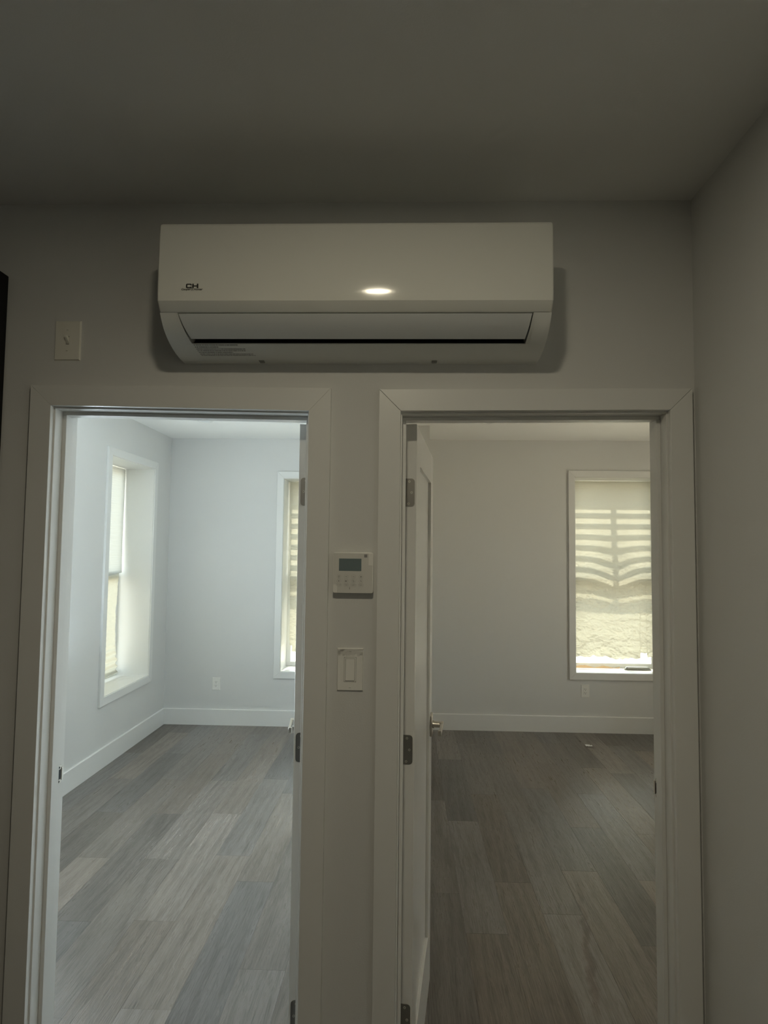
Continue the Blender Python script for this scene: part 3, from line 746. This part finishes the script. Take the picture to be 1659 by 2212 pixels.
# ------------------------------------------------------------------ switches and outlets
def screw_head(bm, x, y, z, mi=0, mi2=1):
    cyl(bm, (x, y, z), 'y', .0032, .0012, 14, mi); box(bm, x - .0026, x + .0026, y - .0009, y - .00055, z - .0004, z + .0004, mi2)
def plate(name, w, h, m, parent, hole=None):
    bm = bmesh.new()
    if hole:
        hw, hh = hole
        for a in ((-w / 2, -hw / 2, -h / 2, h / 2), (hw / 2, w / 2, -h / 2, h / 2), (-hw / 2, hw / 2, hh / 2, h / 2), (-hw / 2, hw / 2, -h / 2, -hh / 2)):
            box(bm, a[0], a[1], -.0055, 0, a[2], a[3])
        bmesh.ops.remove_doubles(bm, verts=bm.verts, dist=1e-5)
        inner = [f for f in bm.faces if len([1 for e in f.edges if len(e.link_faces) > 2]) >= 2 and False]
        for v in bm.verts:       # chamfer the rim
            if v.co.y < -.005:
                if abs(abs(v.co.x) - w / 2) < 1e-4: v.co.x *= (w / 2 - .0025) / (w / 2)
                if abs(abs(v.co.z) - h / 2) < 1e-4: v.co.z *= (h / 2 - .0025) / (h / 2)
    return done(name, bm, m, parent, angle=20)

# toggle switch high on the left
ts = tag(empty('toggle_switch', (-.9675, 0, 2.246)), 'almond toggle switch high on the wall left of the air conditioner', 'light switch')
plate('face_plate', .0745, .115, M_IVORY, ts, (.0105, .025))
bm = bmesh.new(); box(bm, -.0055, .0055, -.002, -.0005, -.013, .013); part('switch_slot', bm, M_SEAM, ts)
bm = bmesh.new()
prism(bm, [(-.001, -.010), (-.001, .010), (-.006, .0100), (-.0150, .0125), (-.0168, .0065), (-.006, -.003)], 'x', -.0042, .0042, bev=.0010)
part('toggle_lever', bm, M_IVORY, ts)
for z in (.030, -.030):
    bm = bmesh.new(); screw_head(bm, 0, -.0058, z); part('screw', bm, [M_IVORY, M_DARK], ts)

# rocker switch between the doors
rs = tag(empty('rocker_switch', (-.1465, 0, 1.334)), 'white rocker light switch between the doorways, film on its plate', 'light switch')
plate('face_plate', .072, .1150, M_PLATE, rs, (.0335, .067))
bm = bmesh.new(); prism(bm, rrect(.0335, .067, .002), 'y', -.003, -.0005); part('recess', bm, M_SEAM, rs)
bm = bmesh.new()
o_, i_ = rrect(.0322, .0657, .0022), rrect(.0262, .0595, .0012)
prismz = bmesh.new()
A = [bm.verts.new((p[0], -.0058, p[1])) for p in o_]; B = [bm.verts.new((p[0], -.0058, p[1])) for p in i_]
A2 = [bm.verts.new((p[0], -.002, p[1])) for p in o_]; B2 = [bm.verts.new((p[0], -.002, p[1])) for p in i_]
for i in range(len(A)):
    j = (i + 1) % len(A)
    bm.faces.new((A[i], A[j], B[j], B[i])); bm.faces.new((A[i], A2[i], A2[j], A[j])); bm.faces.new((B[i], B[j], B2[j], B2[i]))
bmesh.ops.recalc_face_normals(bm, faces=bm.faces); prismz.free()
part('rocker_frame', bm, M_PLATE, rs)
bm = bmesh.new(); prism(bm, [(-.0020, -.0290), (-.0020, .0290), (-.0050, .0290), (-.0062, .0), (-.0092, -.0290)], 'x', -.0124, .0124, bev=.0006); part('rocker', bm, M_PLATE, rs)
for z in (.0485, -.0485):
    bm = bmesh.new(); screw_head(bm, 0, -.0058, z); part('screw', bm, [M_PLATE, M_GREYINK], rs)
bm = bmesh.new(); NI, NJ = 26, 12
def fz(i, j):
    x = -.034 + .068 * i / NI; z = .034 + .0225 * j / NJ + .0 * i
    d = .0016 * abs(noise.noise(Vector((x * 75, z * 95, 2.2)))) + .0022 * max(0, noise.noise(Vector((x * 40 - z * 60, z * 20, 7))))
    return (x, -.0064 - d, z)
g = [[bm.verts.new(fz(i, j)) for i in range(NI + 1)] for j in range(NJ + 1)]
for j in range(NJ):
    for i in range(NI):
        if j < 3 * (1 + noise.noise(Vector((i * .4, 3, 3)))) - 1: continue
        bm.faces.new((g[j][i], g[j][i + 1], g[j + 1][i + 1], g[j + 1][i]))
part('protective_film', bm, M_FILM, rs)

def outlet(x, z, lab):
    r = tag(empty('wall_outlet', (x, FAR, z)), lab, 'outlet', 'duplex outlets on the far walls')
    plate('face_plate', .076, .118, M_PLATE, r, (.0335, .067))
    bm = bmesh.new(); prism(bm, rrect(.0320, .0655, .003), 'y', -.0068, -.001, bev=.0008); part('receptacle', bm, M_PLATE, r)
    bm = bmesh.new()
    for s in (-.0165, .0165):
        box(bm, -.0078, -.0052, -.0071, -.0066, s - .002, s + .0065); box(bm, .0050, .0074, -.0071, -.0066, s - .001, s + .0060)
        cyl(bm, (0, -.0069, s - .0085), 'y', .0027, .0006, 12)
    part('contact_slots', bm, M_DARK, r)
    return r
outlet(-1.774, .383, 'white duplex outlet low on the far wall of the left bedroom')
outlet(1.684, .378, 'white duplex outlet below the papered window of the right bedroom')

# ------------------------------------------------------------------ recessed ceiling lights
def downlight(x, y, z, lab, lit=False, R_=.064, group=None):
    r = tag(empty('recessed_light', (x, y, z)), lab, 'ceiling light', group)
    bm = bmesh.new(); n = 40
    prof = [(R_, 0), (R_, -.003), (R_ - .003, -.006), (R_ * .80, -.006), (R_ * .78, -.003), (R_ * .78, 0)]
    vs = [[bm.verts.new((p[0] * math.cos(2 * math.pi * i / n), p[0] * math.sin(2 * math.pi * i / n), p[1])) for p in prof] for i in range(n)]
    for i in range(n):
        for k in range(len(prof) - 1): bm.faces.new((vs[i][k], vs[(i + 1) % n][k], vs[(i + 1) % n][k + 1], vs[i][k + 1]))
    bmesh.ops.recalc_face_normals(bm, faces=bm.faces)
    done('trim_ring', bm, M_TRIM, r)
    bm = bmesh.new(); cyl(bm, (0, 0, -.002), 'z', R_ * .79, .004, 40); done('lens', bm, M_LAMPON if lit else M_LENS, r)
    return r
downlight(-1.676, 3.474, RZ, 'unlit recessed light in the ceiling of the left bedroom')
downlight(.677, 3.460, RZ, 'unlit recessed light in the ceiling of the right bedroom')
HL = (-.09, -1.32, HZ)
downlight(*HL, 'lit recessed light in the hall ceiling before the air conditioner', True, .058)
lamp('hall_light', 'AREA', (HL[0], HL[1], HZ - .008), (0, 0, -1), 7.6, (1, .90, .66), shape='DISK', size=.12)
HL2 = (-.9, -2.6, HZ)  # unseen second hall light, added behind the camera as fill
downlight(*HL2, 'unseen lit recessed light added in the hall ceiling behind the viewer', True, .058)
lamp('hall_fill_rear', 'AREA', (HL2[0], HL2[1], HZ - .008), (0, 0, -1), 1.2, (1, .90, .66), shape='DISK', size=.12)

# ------------------------------------------------------------------ tall black cabinet at the left edge
cb = tag(empty('tall_cabinet', (-1.46, -.32, 0)), 'tall black cabinet at the far left edge beside the left doorway', 'cabinet')
cb.location = (0, 0, 0)
x0, x1, y0, y1, zt = -1.80, -1.142, -.66, -.012, 2.43
boxo('body', (x0, x1, y0 + .02, y1, .001, zt), M_BLACK, cb, .002)
for a, b in ((x0 + .002, (x0 + x1) / 2 - .0015), ((x0 + x1) / 2 + .0015, x1 - .002)):
    d = boxo('cabinet_door', (a, b, y0, y0 + .0195, .10, zt - .002), M_BLACK, cb, .002)
    hx = b - .03 if a < (x0 + x1) / 2 - .1 else a + .03
    one('handle', lambda bm: (cyl(bm, (hx, y0 - .028, 1.1), 'z', .005, .30, 12), cyl(bm, (hx, y0 - .014, 1.22), 'y', .004, .03, 10), cyl(bm, (hx, y0 - .014, .98), 'y', .004, .03, 10)), M_NICKEL, d)

# white sheet standing in for a sun glint, right bedroom floor
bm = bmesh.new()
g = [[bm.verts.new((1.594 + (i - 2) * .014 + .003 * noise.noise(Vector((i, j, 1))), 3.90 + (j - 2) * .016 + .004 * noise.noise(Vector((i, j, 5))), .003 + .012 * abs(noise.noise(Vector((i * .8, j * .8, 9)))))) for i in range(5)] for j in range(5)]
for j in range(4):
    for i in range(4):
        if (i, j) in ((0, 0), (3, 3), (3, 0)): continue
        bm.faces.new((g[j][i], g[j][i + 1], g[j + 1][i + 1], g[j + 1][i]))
tag(done('scrap_and_glint', bm, M_LENS), 'sun glint modelled as a small white sheet on the dark floor of the right bedroom', 'paper scrap')
